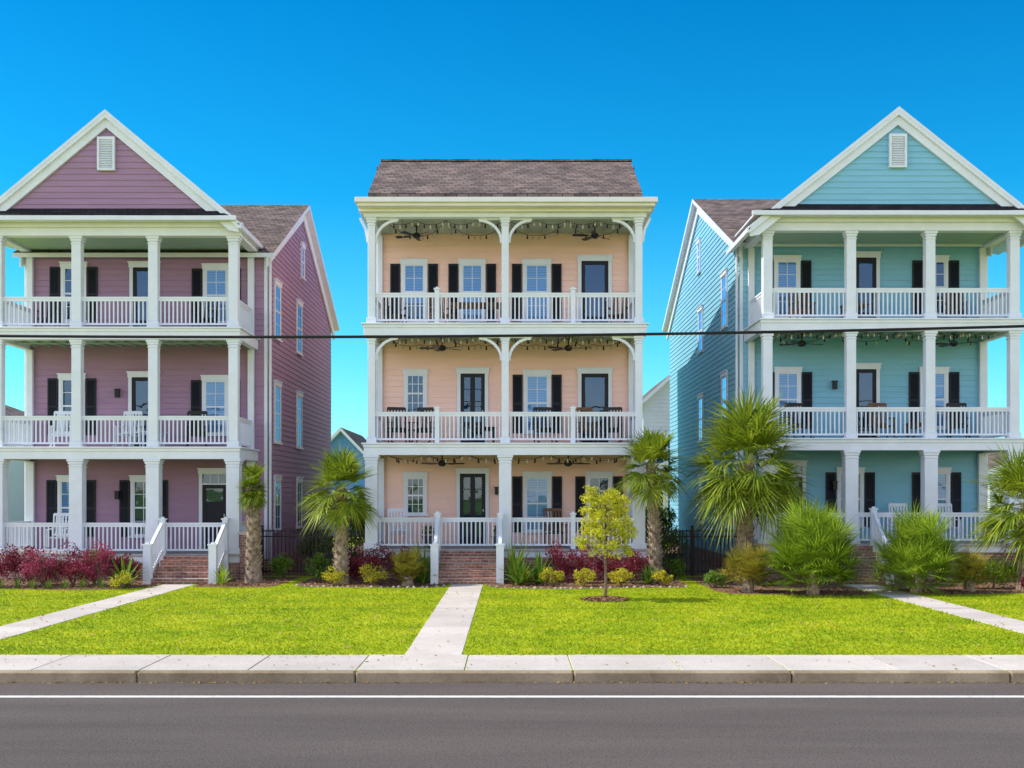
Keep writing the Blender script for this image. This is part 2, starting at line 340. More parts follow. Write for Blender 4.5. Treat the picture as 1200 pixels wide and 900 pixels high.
# ------------------------------------------------------------ house parts
def front(yw): return lambda u,n,z:(u,yw-n,z)
def right(xw): return lambda u,n,z:(xw+n,u,z)
def left(xw): return lambda u,n,z:(xw-n,u,z)
def siding(mb,P,z0,z1,rng_fn,m,e=.165):
    z=z0
    while z<z1-.01:
        zt=min(z+e,z1); a0,a1=rng_fn(z); b0,b1=rng_fn(zt)
        if a1-a0<.03: break
        if b1<b0: b0=b1=(a0+a1)/2
        mb.poly([P(a0,.028,z),P(a1,.028,z),P(b1,.006,zt),P(b0,.006,zt)],m)
        mb.poly([P(a0,.0,z),P(a1,.0,z),P(a1,.028,z),P(a0,.028,z)],m)
        z=zt
def window(mb,P,c,w,z0,z1,kind='blind',cols=2,rows=2,shut='',sw=.30,trim='white'):
    t=.085; a=c-w/2; b=c+w/2
    mb.mbox(P,a-t,a,0,.065,z0-.03,z1,trim); mb.mbox(P,b,b+t,0,.065,z0-.03,z1,trim)
    mb.mbox(P,a-t-.02,b+t+.02,0,.085,z1,z1+.13,trim); mb.mbox(P,a-t-.04,b+t+.04,0,.11,z1+.13,z1+.165,trim)
    mb.mbox(P,a-t-.03,b+t+.03,0,.10,z0-.09,z0-.03,trim)
    zm=(z0+z1)/2
    if kind=='blind':
        zb=z0+(z1-z0)*random.choice([0,0,.0,.3])
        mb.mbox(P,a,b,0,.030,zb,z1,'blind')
        if zb>z0: mb.mbox(P,a,b,0,.030,z0-.03,zb,'room')
    else: mb.mbox(P,a,b,0,.030,z0-.03,z1,'room')
    mb.poly([P(a,.044,z0-.03),P(b,.044,z0-.03),P(b,.044,z1),P(a,.044,z1)],'glass')
    f=.04
    mb.mbox(P,a,a+f,.031,.056,z0-.03,z1,trim); mb.mbox(P,b-f,b,.031,.056,z0-.03,z1,trim)
    mb.mbox(P,a+f,b-f,.031,.056,z1-f,z1,trim); mb.mbox(P,a+f,b-f,.031,.056,z0-.03,z0+f-.02,trim)
    mb.mbox(P,a+f,b-f,.031,.058,zm-.025,zm+.025,trim)
    for i in range(1,cols):
        u=a+(b-a)*i/cols; mb.mbox(P,u-.01,u+.01,.035,.051,z0+f-.02,zm-.025,trim); mb.mbox(P,u-.01,u+.01,.035,.051,zm+.025,z1-f,trim)
    for (q0,q1) in ((z0,zm),(zm,z1)):
        z=(q0+q1)/2; mb.mbox(P,a+f,b-f,.036,.050,z-.009,z+.009,trim)
    for s in shut:
        if s=='l': shutter(mb,P,a-t-.03-sw,a-t-.03,z0-.06,z1+.02)
        if s=='r': shutter(mb,P,b+t+.03,b+t+.03+sw,z0-.06,z1+.02)
def shutter(mb,P,a,b,z0,z1):
    mb.mbox(P,a,b,.0,.04,z0,z1,'dark')
    mb.mbox(P,a,a+.045,.041,.062,z0,z1,'dark'); mb.mbox(P,b-.045,b,.041,.062,z0,z1,'dark')
    for z in (z0,(z0+z1)/2-.03,z1-.06): mb.mbox(P,a+.045,b-.045,.041,.062,z,z+.06,'dark')
    z=z0+.08
    while z<z1-.08:
        mb.poly([P(a+.045,.06,z),P(b-.045,.06,z),P(b-.045,.042,z+.045),P(a+.045,.042,z+.045)],'dark'); z+=.055
def door(mb,P,c,w,z0,h,kind='glass',trim='white',transom=False):
    t=.10; a=c-w/2;b=c+w/2; z1=z0+h
    mb.mbox(P,a-t,a,0,.075,z0,z1,trim); mb.mbox(P,b,b+t,0,.075,z0,z1,trim)
    mb.mbox(P,a-t-.02,b+t+.02,0,.09,z1,z1+.14,trim); mb.mbox(P,a-t-.05,b+t+.05,0,.12,z1+.14,z1+.175,trim)
    if transom:
        mb.mbox(P,a,b,0,.03,z1-.28,z1,'room'); mb.poly([P(a,.045,z1-.28),P(b,.045,z1-.28),P(b,.045,z1),P(a,.045,z1)],'glass')
        mb.mbox(P,a,b,.0,.07,z1-.32,z1-.28,trim)
        for i in (1,2): u=a+(b-a)*i/3; mb.mbox(P,u-.012,u+.012,.03,.055,z1-.28,z1,trim)
        z1-=.32
    f=.11
    mb.mbox(P,a,b,0,.028,z0,z1,'room')
    mb.mbox(P,a,a+f,.029,.06,z0,z1,'dark'); mb.mbox(P,b-f,b,.029,.06,z0,z1,'dark')
    mb.mbox(P,a+f,b-f,.029,.06,z1-f,z1,'dark'); mb.mbox(P,a+f,b-f,.029,.06,z0,z0+.25,'dark')
    mb.poly([P(a+f,.04,z0+.25),P(b-f,.04,z0+.25),P(b-f,.04,z1-f),P(a+f,.04,z1-f)],'glass')
    if kind=='double':
        mb.mbox(P,c-.07,c+.07,.029,.062,z0,z1,'dark')
        for i in range(1,5):
            z=z0+.25+(z1-f-z0-.25)*i/5; mb.mbox(P,a+f,b-f,.03,.052,z-.012,z+.012,'dark')
    if kind=='solid':
        mb.mbox(P,a+f,b-f,.03,.045,z0+.25,z0+h*.62,'dark')
        mb.mbox(P,a+f,b-f,.03,.055,z0+h*.60,z0+h*.64,'dark')
    mb.mbox(P,b-.08,b-.05,.061,.10,z0+1.0,z0+1.06,'brass')
def column(mb,x,y,z0,z1,w,m='white'):
    h=w/2
    mb.box(x-h,x+h,y-h,y+h,z0+.16,z1-.14,m)
    mb.box(x-h-.035,x+h+.035,y-h-.035,y+h+.035,z0,z0+.16,m)
    mb.box(x-h-.02,x+h+.02,y-h-.02,y+h+.02,z1-.22,z1-.19,m)
    mb.box(x-h-.025,x+h+.025,y-h-.025,y+h+.025,z1-.14,z1-.07,m)
    mb.box(x-h-.05,x+h+.05,y-h-.05,y+h+.05,z1-.07,z1,m)
def railx(mb,a,b,y,z,m='white',h=.86,sp=.118):
    mb.box(a,b,y-.045,y+.045,z+h-.05,z+h,m); mb.box(a,b,y-.025,y+.025,z+h-.12,z+h-.05,m)
    mb.box(a,b,y-.03,y+.03,z+.08,z+.13,m)
    n=max(1,int(round((b-a)/sp)))
    for i in range(n):
        x=a+(b-a)*(i+.5)/n; mb.box(x-.018,x+.018,y-.018,y+.018,z+.13,z+h-.12,m)
def raily(mb,x,a,b,z,m='white',h=.86,sp=.118):
    mb.box(x-.045,x+.045,a,b,z+h-.05,z+h,m); mb.box(x-.025,x+.025,a,b,z+h-.12,z+h-.05,m)
    mb.box(x-.03,x+.03,a,b,z+.08,z+.13,m)
    n=max(1,int(round((b-a)/sp)))
    for i in range(n):
        y=a+(b-a)*(i+.5)/n; mb.box(x-.018,x+.018,y-.018,y+.018,z+.13,z+h-.12,m)
def newel(mb,x,y,z,h=1.0,w=.13,m='white'):
    mb.box(x-w/2,x+w/2,y-w/2,y+w/2,z,z+h,m); mb.box(x-w/2-.025,x+w/2+.025,y-w/2-.025,y+w/2+.025,z+h,z+h+.04,m)
    mb.box(x-w/4,x+w/4,y-w/4,y+w/4,z+h+.04,z+h+.08,m)

def build_porch(par,cols,levels,ztop,wu,wg,ceil,newels=(),stairx=None):
    xa=cols[0]-.2; xb=cols[-1]+.2; yc=YF+.14
    C=MB(); Rl=MB(); F=MB(); S=MB()
    for i,z in enumerate(levels):
        zt=(levels[i+1]-.34) if i<2 else ztop
        w=wg if i==0 else wu
        for x in cols: column(C,x,yc,z,zt,w)
        for x in (cols[0],cols[-1]): C.box(x-w*.35,x+w*.35,YW-.16,YW-.03,z,zt,'white')
        st=sorted([c for c in cols]+([n for n in newels]))
        for a,b in zip(st[:-1],st[1:]):
            ra=a+(w/2 if a in cols else .065); rb=b-(w/2 if b in cols else .065)
            railx(Rl,ra,rb,yc,z)
        for n_ in newels: newel(Rl,n_,yc,z,.95)
        raily(Rl,cols[0],yc+w/2,YW-.16,z); raily(Rl,cols[-1],yc+w/2,YW-.16,z)
        if i>0:
            F.box(xa-.06,xb+.06,YF-.14,YW-.03,z-.045,z,'white')
            F.box(xa,xb,YF-.07,YF+.2,z-.34,z-.045,'white')
            F.box(xa-.02,xb+.02,YF-.10,YF-.07,z-.13,z-.045,'white')
            F.box(xa,xa+.2,YF+.2,YW-.03,z-.34,z-.045,'white'); F.box(xb-.2,xb,YF+.2,YW-.03,z-.34,z-.045,'white')
            F.box(xa+.2,xb-.2,YF+.2,YW-.03,z-.20,z-.045,ceil)
            x=xa+.4
            while x<xb-.35:
                F.box(x-.02,x+.02,YF+.2,YW-.03,z-.26,z-.20,ceil); x+=.42
            F.box(xa+.2,xb-.2,YF+1.25,YF+1.33,z-.29,z-.26,ceil)
        else:
            F.box(xa-.05,xb+.05,YF-.12,YW-.03,z-.06,z,'deck')
            F.box(xa,xb,YF-.06,YF-.02,z-.24,z-.06,'white')
            S.box(xa+.02,xb-.02,YF-.0,YW-.1,-.1,z-.24,'brick')
    F.obj('porch_floors',par,bevel=.006); C.obj('porch_columns',par,bevel=.008); Rl.obj('porch_railings',par)
    S.obj('brick_foundation',par)
    if stairx is not None:
        z=levels[0]; T=MB(); n=5; tr=.3; w=.78; y0=YF-.14-n*tr
        for k in range(n):
            h=z*(k+1)/(n+.0) if k<n-1 else z-.03
            ys=y0+k*tr; 
            T.box(stairx-w,stairx+w,ys,ys+tr,-.05,h-.05,'brick'); T.box(stairx-w,stairx+w,ys-.02,ys+tr-.021,h-.05,h,'brick')
        T.obj('brick_steps',par)
        T=MB()
        for s in (-1,1):
            x=stairx+s*(w+.08)
            newel(T,x,y0+.05,0,1.02,.2); newel(T,x,YF-.24,0,z+.95,.15)
            p=(x,y0+.15,.92); q=(x,YF-.32,z+.86)
            T.beam(p,q,.09,.05,'white'); p2=(x,y0+.15,.18); q2=(x,YF-.32,z+.10); T.beam(p2,q2,.06,.10,'white')
            for i in range(10):
                t=(i+.5)/10; yy=p[1]+(q[1]-p[1])*t; T.box(x-.018,x+.018,yy-.018,yy+.018,p2[2]+(q2[2]-p2[2])*t,p[2]+(q[2]-p[2])*t,'white')
        T.obj('stair_railing',par)
    return xa,xb

def gable_house(name,cols,levels,ztop,zsk0,zsk1,cx,peak,half,eavez,xb0,xb1,wm,ridgeY,ridgeZ,bfz,rearY,rearZ,stairx,openings,sidewins,side,ceil):
    par=empty(name)
    xa,xb=build_porch(par,cols,levels,ztop,.26,.36,ceil,(),stairx)
    W=MB(); P=front(YW)
    siding(W,P,.45,bfz,lambda z:(xb0,xb1),wm)
    W.box(xb0,xb1,YW,rearY-.5,-.1,bfz-.05,wm); W.box(xb0-.03,xb1+.03,YW-.05,rearY-.47,-.1,.45,'brick')
    eY0=YW; eY1=rearY-.5
    def rg(z):
        a=eY0;b=eY1
        if z>bfz: a=YW+(ridgeY-YW)*(z-bfz)/(ridgeZ-.1-bfz)
        zr=rearZ+.15
        if z>zr: b=eY1-(eY1-ridgeY)*(z-zr)/(ridgeZ-.1-zr)
        return a,b
    for Q in (right(xb1),left(xb0)): siding(W,Q,.45,ridgeZ-.1,rg,wm)
    for xx in (xb0,xb1):
        s=-1 if xx==xb0 else 1; W.poly([(xx-s*.01,eY0,bfz-.06),(xx-s*.01,eY1,bfz-.06),(xx-s*.01,eY1,rearZ+.15),(xx-s*.01,ridgeY,ridgeZ-.1),(xx-s*.01,eY0,bfz)],wm)
    z0=zsk1-.05; sl=(peak-eavez)/half
    siding(W,front(YF-.25),z0,peak-.35,lambda z:(cx-(peak-.35-z)/sl,cx+(peak-.35-z)/sl),wm)
    W.poly([(cx-(peak-.3-z0)/sl,YF-.24,z0),(cx+(peak-.3-z0)/sl,YF-.24,z0),(cx,YF-.24,peak-.3)],wm)
    W.obj('siding_walls',par)
    T=MB()
    for xx,s in ((xb0,-1),(xb1,1)):
        T.box(xx-.06 if s>0 else xx-.034,xx+.034 if s>0 else xx+.06,YW-.034,YW+.032,.45,bfz,'white')
        x0,x1=(xx+.03,xx+.09) if s>0 else (xx-.09,xx-.03)
        for (ya,za,yb,zb) in ((YW-.25,bfz-.02,ridgeY,ridgeZ-.05),(rearY,rearZ-.02,ridgeY,ridgeZ-.05)):
            T.hexa([(x0,ya,za-.38),(x1,ya,za-.38),(x1,yb,zb-.38),(x0,yb,zb-.38),(x0,ya,za),(x1,ya,za),(x1,yb,zb),(x0,yb,zb)],'white')
    T.box(xa-.02,xb+.02,YF-.06,YF+.24,ztop,zsk0-.08,'white'); T.box(xa-.10,xb+.10,YF-.16,YF-.06,zsk0-.2,zsk0-.08,'white')
    T.box(cx-half+.1,cx+half-.1,YF-.5,YW,zsk0-.08,zsk0-.02,'white')
    T.box(cx-half+.02,cx+half-.02,YF-.56,YF-.5,zsk0-.10,zsk0+.02,'white')
    T.box(xa,xa+.25,YF+.24,YW,ztop,zsk0-.08,'white'); T.box(xb-.25,xb,YF+.24,YW,ztop,zsk0-.08,'white')
    T.box(xa+.25,xb-.25,YF+.24,YW-.03,ztop+.08,ztop+.14,ceil)
    for s in (-1,1):
        xe=cx+s*half; T.prism([(cx,peak-.1),(xe,eavez-.1),(xe,eavez-.30),(xe-s*.25,eavez-.26),(cx,peak-.47)][::1],YF-.36,YF-.28,'white')
        T.prism([(cx,peak-.1),(xe,eavez-.1),(xe,eavez-.2),(cx,peak-.22)],YF-.44,YF-.36,'white')
    dx=xb0-.12 if side=='l' else xb1+.12
    T.tube([(dx,YW-.0,.3),(dx,YW-.0,bfz-.1)],[.04,.04],'white',8)
    for s in (-1,1):
        xe=cx+s*half; T.box(xe-.02 if s>0 else xe-.10,xe+.10 if s>0 else xe+.02,YF-.45,YW-.1,eavez-.22,eavez-.08,'white')
    vz=peak-.72; T.box(cx-.24,cx+.24,YF-.33,YF-.28,vz-.92,vz,'white')
    z=vz-.85
    while z<vz-.1:
        T.poly([(cx-.18,YF-.37,z),(cx+.18,YF-.37,z),(cx+.18,YF-.332,z+.05),(cx-.18,YF-.332,z+.05)],'white'); z+=.065
    for a,b in ((-.24,-.18),(.18,.24)): T.box(cx+a,cx+b,YF-.38,YF-.331,vz-.92,vz,'white')
    T.box(cx-.18,cx+.18,YF-.38,YF-.331,vz-.08,vz,'white'); T.box(cx-.18,cx+.18,YF-.38,YF-.331,vz-.92,vz-.86,'white')
    T.obj('white_trim',par,bevel=.006)
    Rf=MB(); ov=.28
    x0=xb0-ov;x1=xb1+ov; th=.13
    k=(ridgeZ-bfz)/(ridgeY-YW); fy=YW-.3; fz=bfz-.3*k*.6
    Rf.slab((x0,fy,fz+.1),(x1,fy,fz+.1),(x1,ridgeY,ridgeZ+.1),(x0,ridgeY,ridgeZ+.1),th,'shing','white')
    Rf.slab((x0,ridgeY,ridgeZ+.1),(x1,ridgeY,ridgeZ+.1),(x1,rearY,rearZ+.1),(x0,rearY,rearZ+.1),th,'shing','white')
    for s in (-1,1):
        xe=cx+s*(half+.05); ez=eavez-.05*sl
        a=(xe,YF-.45,ez);b=(cx,YF-.45,peak);c=(cx,ridgeY-.1,peak);d=(xe,YW+.6,ez)
        Rf.slab(a,b,c,d,.1,'shing','white')
    hs=(peak-zsk1)/sl-.25
    Rf.poly([(cx-half+.15,YF-.55,zsk0),(cx+half-.15,YF-.55,zsk0),(cx+hs,YF-.27,zsk1),(cx-hs,YF-.27,zsk1)],'shingd')
    Rf.obj('shingle_roof',par)
    O=MB()
    for o in openings:
        if o[0]=='w': window(O,P,o[1],o[2],o[3],o[4],o[5],shut=o[6])
        elif o[0]=='s': shutter(O,P,o[1],o[2],o[3],o[4])
        else: door(O,P,o[1],o[2],o[3],o[4],o[5],transom=(len(o)>6))
    Q=right(xb1) if side=='r' else left(xb0)
    for o in sidewins: window(O,Q,o[0],o[1],o[2],o[3],o[4],shut=o[5],trim='white')
    O.obj('windows_and_doors',par)
    L=MB()
    for (lx,lz) in ((xb0+2.75,levels[1]+1.55),(xb0+2.75,levels[0]+1.5)):
        L.box(lx-.06,lx+.06,YW-.2,YW-.08,lz,lz+.22,'iron'); L.box(lx-.08,lx+.08,YW-.22,YW-.06,lz+.22,lz+.25,'iron'); L.box(lx-.03,lx+.03,YW-.1,YW-.02,lz+.05,lz+.12,'iron')
    L.obj('porch_lanterns',par)
    return par

def wx(p): return (p-598)*.02529
# ---- purple house
lev=[.72,3.68,6.98]
op=[]
z=lev[2]; op+=[('w',wx(87),.58,z+.55,z+2.1,'dark','lr'),('d',wx(170),.68,z,2.1,'glass'),('w',wx(254),.62,z+.5,z+2.05,'blind','lr')]
z=lev[1]; op+=[('w',wx(85),.60,z+.5,z+2.1,'dark','lr'),('d',wx(169),.70,z,2.15,'glass'),('w',wx(253),.62,z+.5,z+2.05,'blind','lr')]
z=lev[0]; op+=[('w',wx(84),.62,z+.45,z+2.05,'blind','lr'),('w',wx(169),.60,z+.45,z+2.05,'dark','lr'),('d',wx(252),.72,z,2.25,'solid',1)]
sw=[]
for (a,zz0,zz1,k,sh) in ((36.9,7.2,8.8,'blind',''),(40.7,7.2,8.8,'dark',''),(36.9,4.0,5.7,'blind',''),(40.7,4.0,5.7,'blind',''),(36.9,1.3,2.8,'blind',''),(40.7,1.3,2.8,'blind','')):
    sw.append((a,.8,zz0,zz1,k,sh))
sw.append((41.4,.45,9.9,10.9,'blind',''))
cols=[-14.19,-12.0,-9.88,-7.66]
purple=gable_house('purple_wooden_house',cols,lev,9.50,9.92,10.2,-11.05,12.86,3.62,9.84,-14.35,-7.23,'mauve',41.4,12.3,9.45,48.6,9.05,-8.67,op,sw,'r','ceil')
# ---- blue house
lev=[1.0,3.92,7.22]
op=[]
z=lev[2]; op+=[('w',wx(922),.60,z+.45,z+2.05,'blind','lr'),('d',wx(1014),.62,z,2.15,'glass'),('w',wx(1096),.55,z+.5,z+2.05,'dark','lr')]
z=lev[1]; op+=[('w',wx(923),.60,z+.45,z+2.05,'blind','lr'),('d',wx(1014),.62,z,2.15,'glass'),('w',wx(1094),.66,z+.45,z+2.05,'blind','lr')]
z=lev[0]; op+=[('d',wx(925),.75,z,2.2,'solid',1),('w',wx(996),.62,z+.45,z+2.0,'dark','lr'),('w',wx(1097),.62,z+.45,z+2.0,'blind','lr')]
sw=[]
for (a,zz0,zz1,k) in ((37.9,7.7,9.3,'dark'),(42.6,7.5,8.9,'dark'),(37.9,4.5,6.1,'dark'),(42.6,4.3,5.8,'blind'),(37.9,1.4,3.0,'dark'),(42.6,1.4,3.0,'blind')):
    sw.append((a,.8,zz0,zz1,k,''))
sw.append((43,.45,10.4,11.4,'blind',''))
cols=[7.12,9.43,11.62,13.95]
blue=gable_house('blue_wooden_house',cols,lev,9.64,10.06,10.32,10.6,12.94,4.05,9.72,6.83,14.1,'aqua',43,12.9,9.75,51.5,9.4,9.1,op,sw,'l','ceil')

# ---- peach house
lev=[.86,3.79,7.09]; cols=[-3.84,-.14,3.56]
par=empty('peach_wooden_house')
xa,xb=build_porch(par,cols,lev,10.02,.20,.34,'ceilw',(-2.03,1.74),-1.13)
W=MB(); P=front(YW); siding(W,P,.45,10.3,lambda z:(-3.98,3.7),'peach')
W.box(-3.98,3.7,YW,48.5,-.1,10.3,'peach')
for Q in (right(3.7),left(-3.98)): siding(W,Q,.45,10.3,lambda z:(YW,48.5),'peach')
for xx in (-3.98,3.7): W.poly([(xx,YW,10.3),(xx,48.5,10.3),(xx,36.6,12.2),(xx,35.6,12.2)],'peach')
W.obj('siding_walls',par)
T=MB()
T.box(-4.01,-3.85,YW-.04,YW+.1,.45,10.0,'white'); T.box(3.57,3.73,YW-.04,YW+.1,.45,10.0,'white')
T.box(xa+.0,xb-.0,YF-.04,YF+.24,10.02,10.14,'white')
T.box(xa,xa+.24,YF+.24,YW-.03,10.02,10.14,'white'); T.box(xb-.24,xb,YF+.24,YW-.03,10.02,10.14,'white')
T.box(xa-.12,xb+.12,YF-.2,48.6,10.14,10.22,'trim2')
T.box(-4.16,3.94,YF-.5,48.9,10.22,10.30,'trim2'); T.box(-4.22,4.0,YF-.62,48.9,10.30,10.43,'trim2')
T.box(xa+.24,xb-.24,YF+.24,YW-.03,10.09,10.13,'ceilw')
x=xa+.5
while x<xb-.3: T.box(x-.02,x+.02,YF+.24,YW-.03,10.05,10.09,'ceilw'); x+=.45
def bracket(x,s,z):
    pts=[]; r=.62
    for i in range(9):
        t=math.pi/2*i/8; pts.append((x+s*(.10+r*(1-math.cos(t))),YF+.14,z-.06-r*(1-math.sin(t))))
    for a,b in zip(pts[:-1],pts[1:]): T.beam(a,b,.09,.075,'white')
    T.box(min(x+s*.1,x+s*.75),max(x+s*.1,x+s*.75),YF+.09,YF+.19,z-.05,z-.001,'white')
for z in (10.02,7.09-.34):
    for x,ss in ((cols[0],(1,)),(cols[1],(-1,1)),(cols[2],(-1,))):
        for s in ss: bracket(x,s,z)
for s,x in ((-1,cols[0]),(1,cols[2])): 
    pts=[(x+s*.10,YF+.14,9.35),(x+s*.16,YF+.14,9.7),(x+s*.32,YF+.14,10.02)]
    for a,b in zip(pts[:-1],pts[1:]): T.beam(a,b,.08,.07,'white')
T.obj('white_trim',par,bevel=.006)
Rf=MB()
Rf.slab((-3.87,YF-.5,10.56),(3.60,YF-.5,10.56),(3.60,35.7,12.32),(-3.87,35.7,12.32),.12,'shing','shing')
Rf.slab((-3.87,35.7,12.32),(3.60,35.7,12.32),(3.60,48.8,10.5),(-3.87,48.8,10.5),.12,'shing','shing')
x=-3.86
while x<3.55: Rf.box(x,x+.29,35.6,35.82,12.30,12.345+random.random()*.012,'shing'); x+=.3
Rf.obj('shingle_roof',par)
O=MB()
z=lev[2]
window(O,P,wx(485.5),.60,z+.45,z+2.08,'blind',shut='lr',sw=.29)
window(O,P,wx(553.5),.60,z+.45,z+2.08,'blind',shut='lr',sw=.29)
window(O,P,wx(629),.66,z+.45,z+2.08,'blind',shut='lr',sw=.29)
door(O,P,wx(697),.80,z,2.18,'glass')
z=lev[1]
window(O,P,wx(487),.52,z+1.0,z+2.12,'dark',cols=3)
door(O,P,wx(554),.72,z,2.15,'double')
window(O,P,wx(629.5),.64,z+.45,z+2.1,'blind',shut='lr',sw=.29)
door(O,P,wx(697),.80,z,2.15,'glass')
z=lev[0]
window(O,P,wx(487),.52,z+.95,z+2.0,'dark',cols=3)
door(O,P,wx(554),.76,z,2.12,'double')
window(O,P,wx(629.5),.66,z+.45,z+2.02,'blind',shut='lr',sw=.29)
window(O,P,wx(702),.60,z+.45,z+2.02,'dark',shut='lr',sw=.29)
O.obj('windows_and_doors',par)
L=MB(); lx=wx(582); lz=lev[0]+1.5
L.box(lx-.05,lx+.05,YW-.2,YW-.1,lz,lz+.2,'iron'); L.box(lx-.07,lx+.07,YW-.22,YW-.08,lz+.2,lz+.23,'iron'); L.box(lx-.02,lx+.02,YW-.1,YW-.02,lz+.05,lz+.1,'iron'); L.obj('porch_lantern',par)

# ------------------------------------------------------------ ceiling fans
def fan(x,y,z,rot):
    e=MB(); e.tube([(x,y,z),(x,y,z-.22)],[.02,.02],'iron',8); e.tube([(x,y,z-.02),(x,y,z-.0)],[.07,.08],'iron',10)
    e.tube([(x,y,z-.2),(x,y,z-.24),(x,y,z-.32),(x,y,z-.36)],[.06,.11,.11,.05],'iron',12)
    for i in range(5):
        a=rot+i*2*math.pi/5; d=Vector((math.cos(a),math.sin(a),0)); s=Vector((-math.sin(a),math.cos(a),0))
        c=Vector((x,y,z-.28)); p0=c+d*.09;p1=c+d*.2
        e.beam(p0,p1,.03,.012,'iron')
        q=[p1-s*.05-Vector((0,0,.012)),p1+s*.05+Vector((0,0,.012)),c+d*.62+s*.075+Vector((0,0,.018)),c+d*.66,c+d*.62-s*.075-Vector((0,0,.018))]
        e.poly(q,'iron'); e.poly([v-Vector((0,0,.008)) for v in q][::-1],'iron')
    e.obj('ceiling_fan')
fan(-2.68,34.2,10.05,.3); fan(2.42,34.2,10.05,.8)
for z in (6.83,3.53): fan(-1.95,34.2,z,.1+z); fan(1.66,34.2,z,.5+z)
fan(8.35,34.2,6.96,.2); fan(12.7,34.2,6.96,.6)

def strings(x0,x1,z,n,name='string_lights'):
    e=MB(); random.seed(int(z*10)+n)
    def run(p,q,sag):
        k=10; prev=None
        for i in range(k+1):
            t=i/k; r=Vector(p).lerp(Vector(q),t); r.z-=sag*4*t*(1-t)
            if prev is not None: e.beam(prev,r,.012,.012,'iron')
            if i%2==1:
                e.tube([(r.x,r.y,r.z),(r.x,r.y,r.z-.05),(r.x,r.y,r.z-.09),(r.x,r.y,r.z-.12)],[.012,.02,.028,.008],'bulb' if i%4==1 else 'iron',6)
            prev=r
    xs=[x0+(x1-x0)*i/n for i in range(n+1)]
    for i in range(n):
        ya,yb=(YF+.3,YW-.2) if i%2==0 else (YW-.2,YF+.3)
        run((xs[i],ya,z),(xs[i+1],yb,z),.14)
        run((xs[i],YF+.3,z),(xs[i+1],YF+.3,z),.12)
    e.obj(name)
strings(-3.5,3.3,10.0,8); strings(-3.5,3.3,6.78,8); strings(-3.5,3.3,3.48,6); strings(7.4,13.6,6.92,7)

# ------------------------------------------------------------ furniture
def chair(x,y,z,m,face=0,name='rocking_chair'):
    e=MB(); c,s=math.cos(face),math.sin(face)
    def T(a,b,zz): return (x+a*c-b*s,y+a*s+b*c,z+zz)
    def bm(p,q,w,h): e.beam(T(*p),T(*q),w,h,m)
    for u in (-.26,.26):
        bm((u,-.26,.06),(u,-.24,.62),.04,.04); bm((u,.22,.06),(u,.34,1.08),.04,.04); bm((u,-.3,.63),(u,.28,.65),.07,.03)
        pr=None
        for i in range(7):
            t=-.45+.9*i/6; p=(u,t,.03+.18*t*t)
            if pr: bm(pr,p,.035,.03)
            pr=p
    for i in range(6): t=-.24+.09*i; bm((-.26,t,.42-.06*(i/6)),(.26,t,.42-.06*(i/6)),.07,.02)
    bm((-.26,.34,1.06),(.26,.34,1.06),.03,.09); bm((-.26,.25,.48),(.26,.25,.48),.03,.06)
    for i in range(5): u=-.18+.09*i; bm((u,.26,.48),(u,.34,1.04),.05,.015)
    e.obj(name)
def table(x,y,z,w,m,h=.72,name='patio_table'):
    e=MB(); e.box(x-w/2,x+w/2,y-.35,y+.35,z+h-.04,z+h,m); e.box(x-w/2+.05,x+w/2-.05,y-.3,y+.3,z+h-.1,z+h-.04,m)
    for u in (-1,1):
        for v in (-1,1): e.box(x+u*(w/2-.08)-.03,x+u*(w/2-.08)+.03,y+v*.26-.03,y+v*.26+.03,z,z+h-.1,m)
    e.obj(name,bevel=.005)
chair(-12.9,34.4,3.68,'white',.2); chair(-11.0,34.4,3.68,'white',-.1); table(-10.3,34.5,3.68,.6,'white',.5)
chair(-13.3,34.4,6.98,'iron',.1); chair(-8.8,34.4,6.98,'iron',-.1); chair(-13,34.4,.72,'white',0)
chair(-9.0,34.3,3.68,'iron',.2)
table(-.95,34.2,7.09,1.5,'wood'); chair(-1.95,34.3,7.09,'wood',.6); chair(3.1,34.4,7.09,'wood',-.3); chair(-3.3,34.4,7.09,'iron',.3)
chair(-3.2,34.3,3.79,'iron',.3,'wicker_armchair'); chair(-2.5,34.4,3.79,'iron',-.2,'wicker_armchair'); table(-.8,34.3,3.79,.8,'iron',.5); chair(1.0,34.3,3.79,'iron',.2); chair(2.9,34.3,3.79,'iron',-.2); chair(2.2,34.4,3.79,'wood',.2)
chair(3.0,34.3,.86,'wood',-.2); chair(1.3,34.4,.86,'wood',.2); chair(-3.2,34.3,.86,'white',.2)
chair(8.4,34.4,7.22,'wood',.2); table(9.9,34.4,7.22,.7,'wood',.6); chair(12.8,34.4,7.22,'wood',-.2)
chair(8.3,34.4,3.92,'iron',.2); chair(10.7,34.4,3.92,'wood',.1); chair(12.9,34.4,3.92,'iron',-.2); table(11.8,34.4,3.92,.7,'wood',.5)
chair(12.6,34.4,1.0,'white',.1); chair(11.3,34.4,1.0,'white',.1)

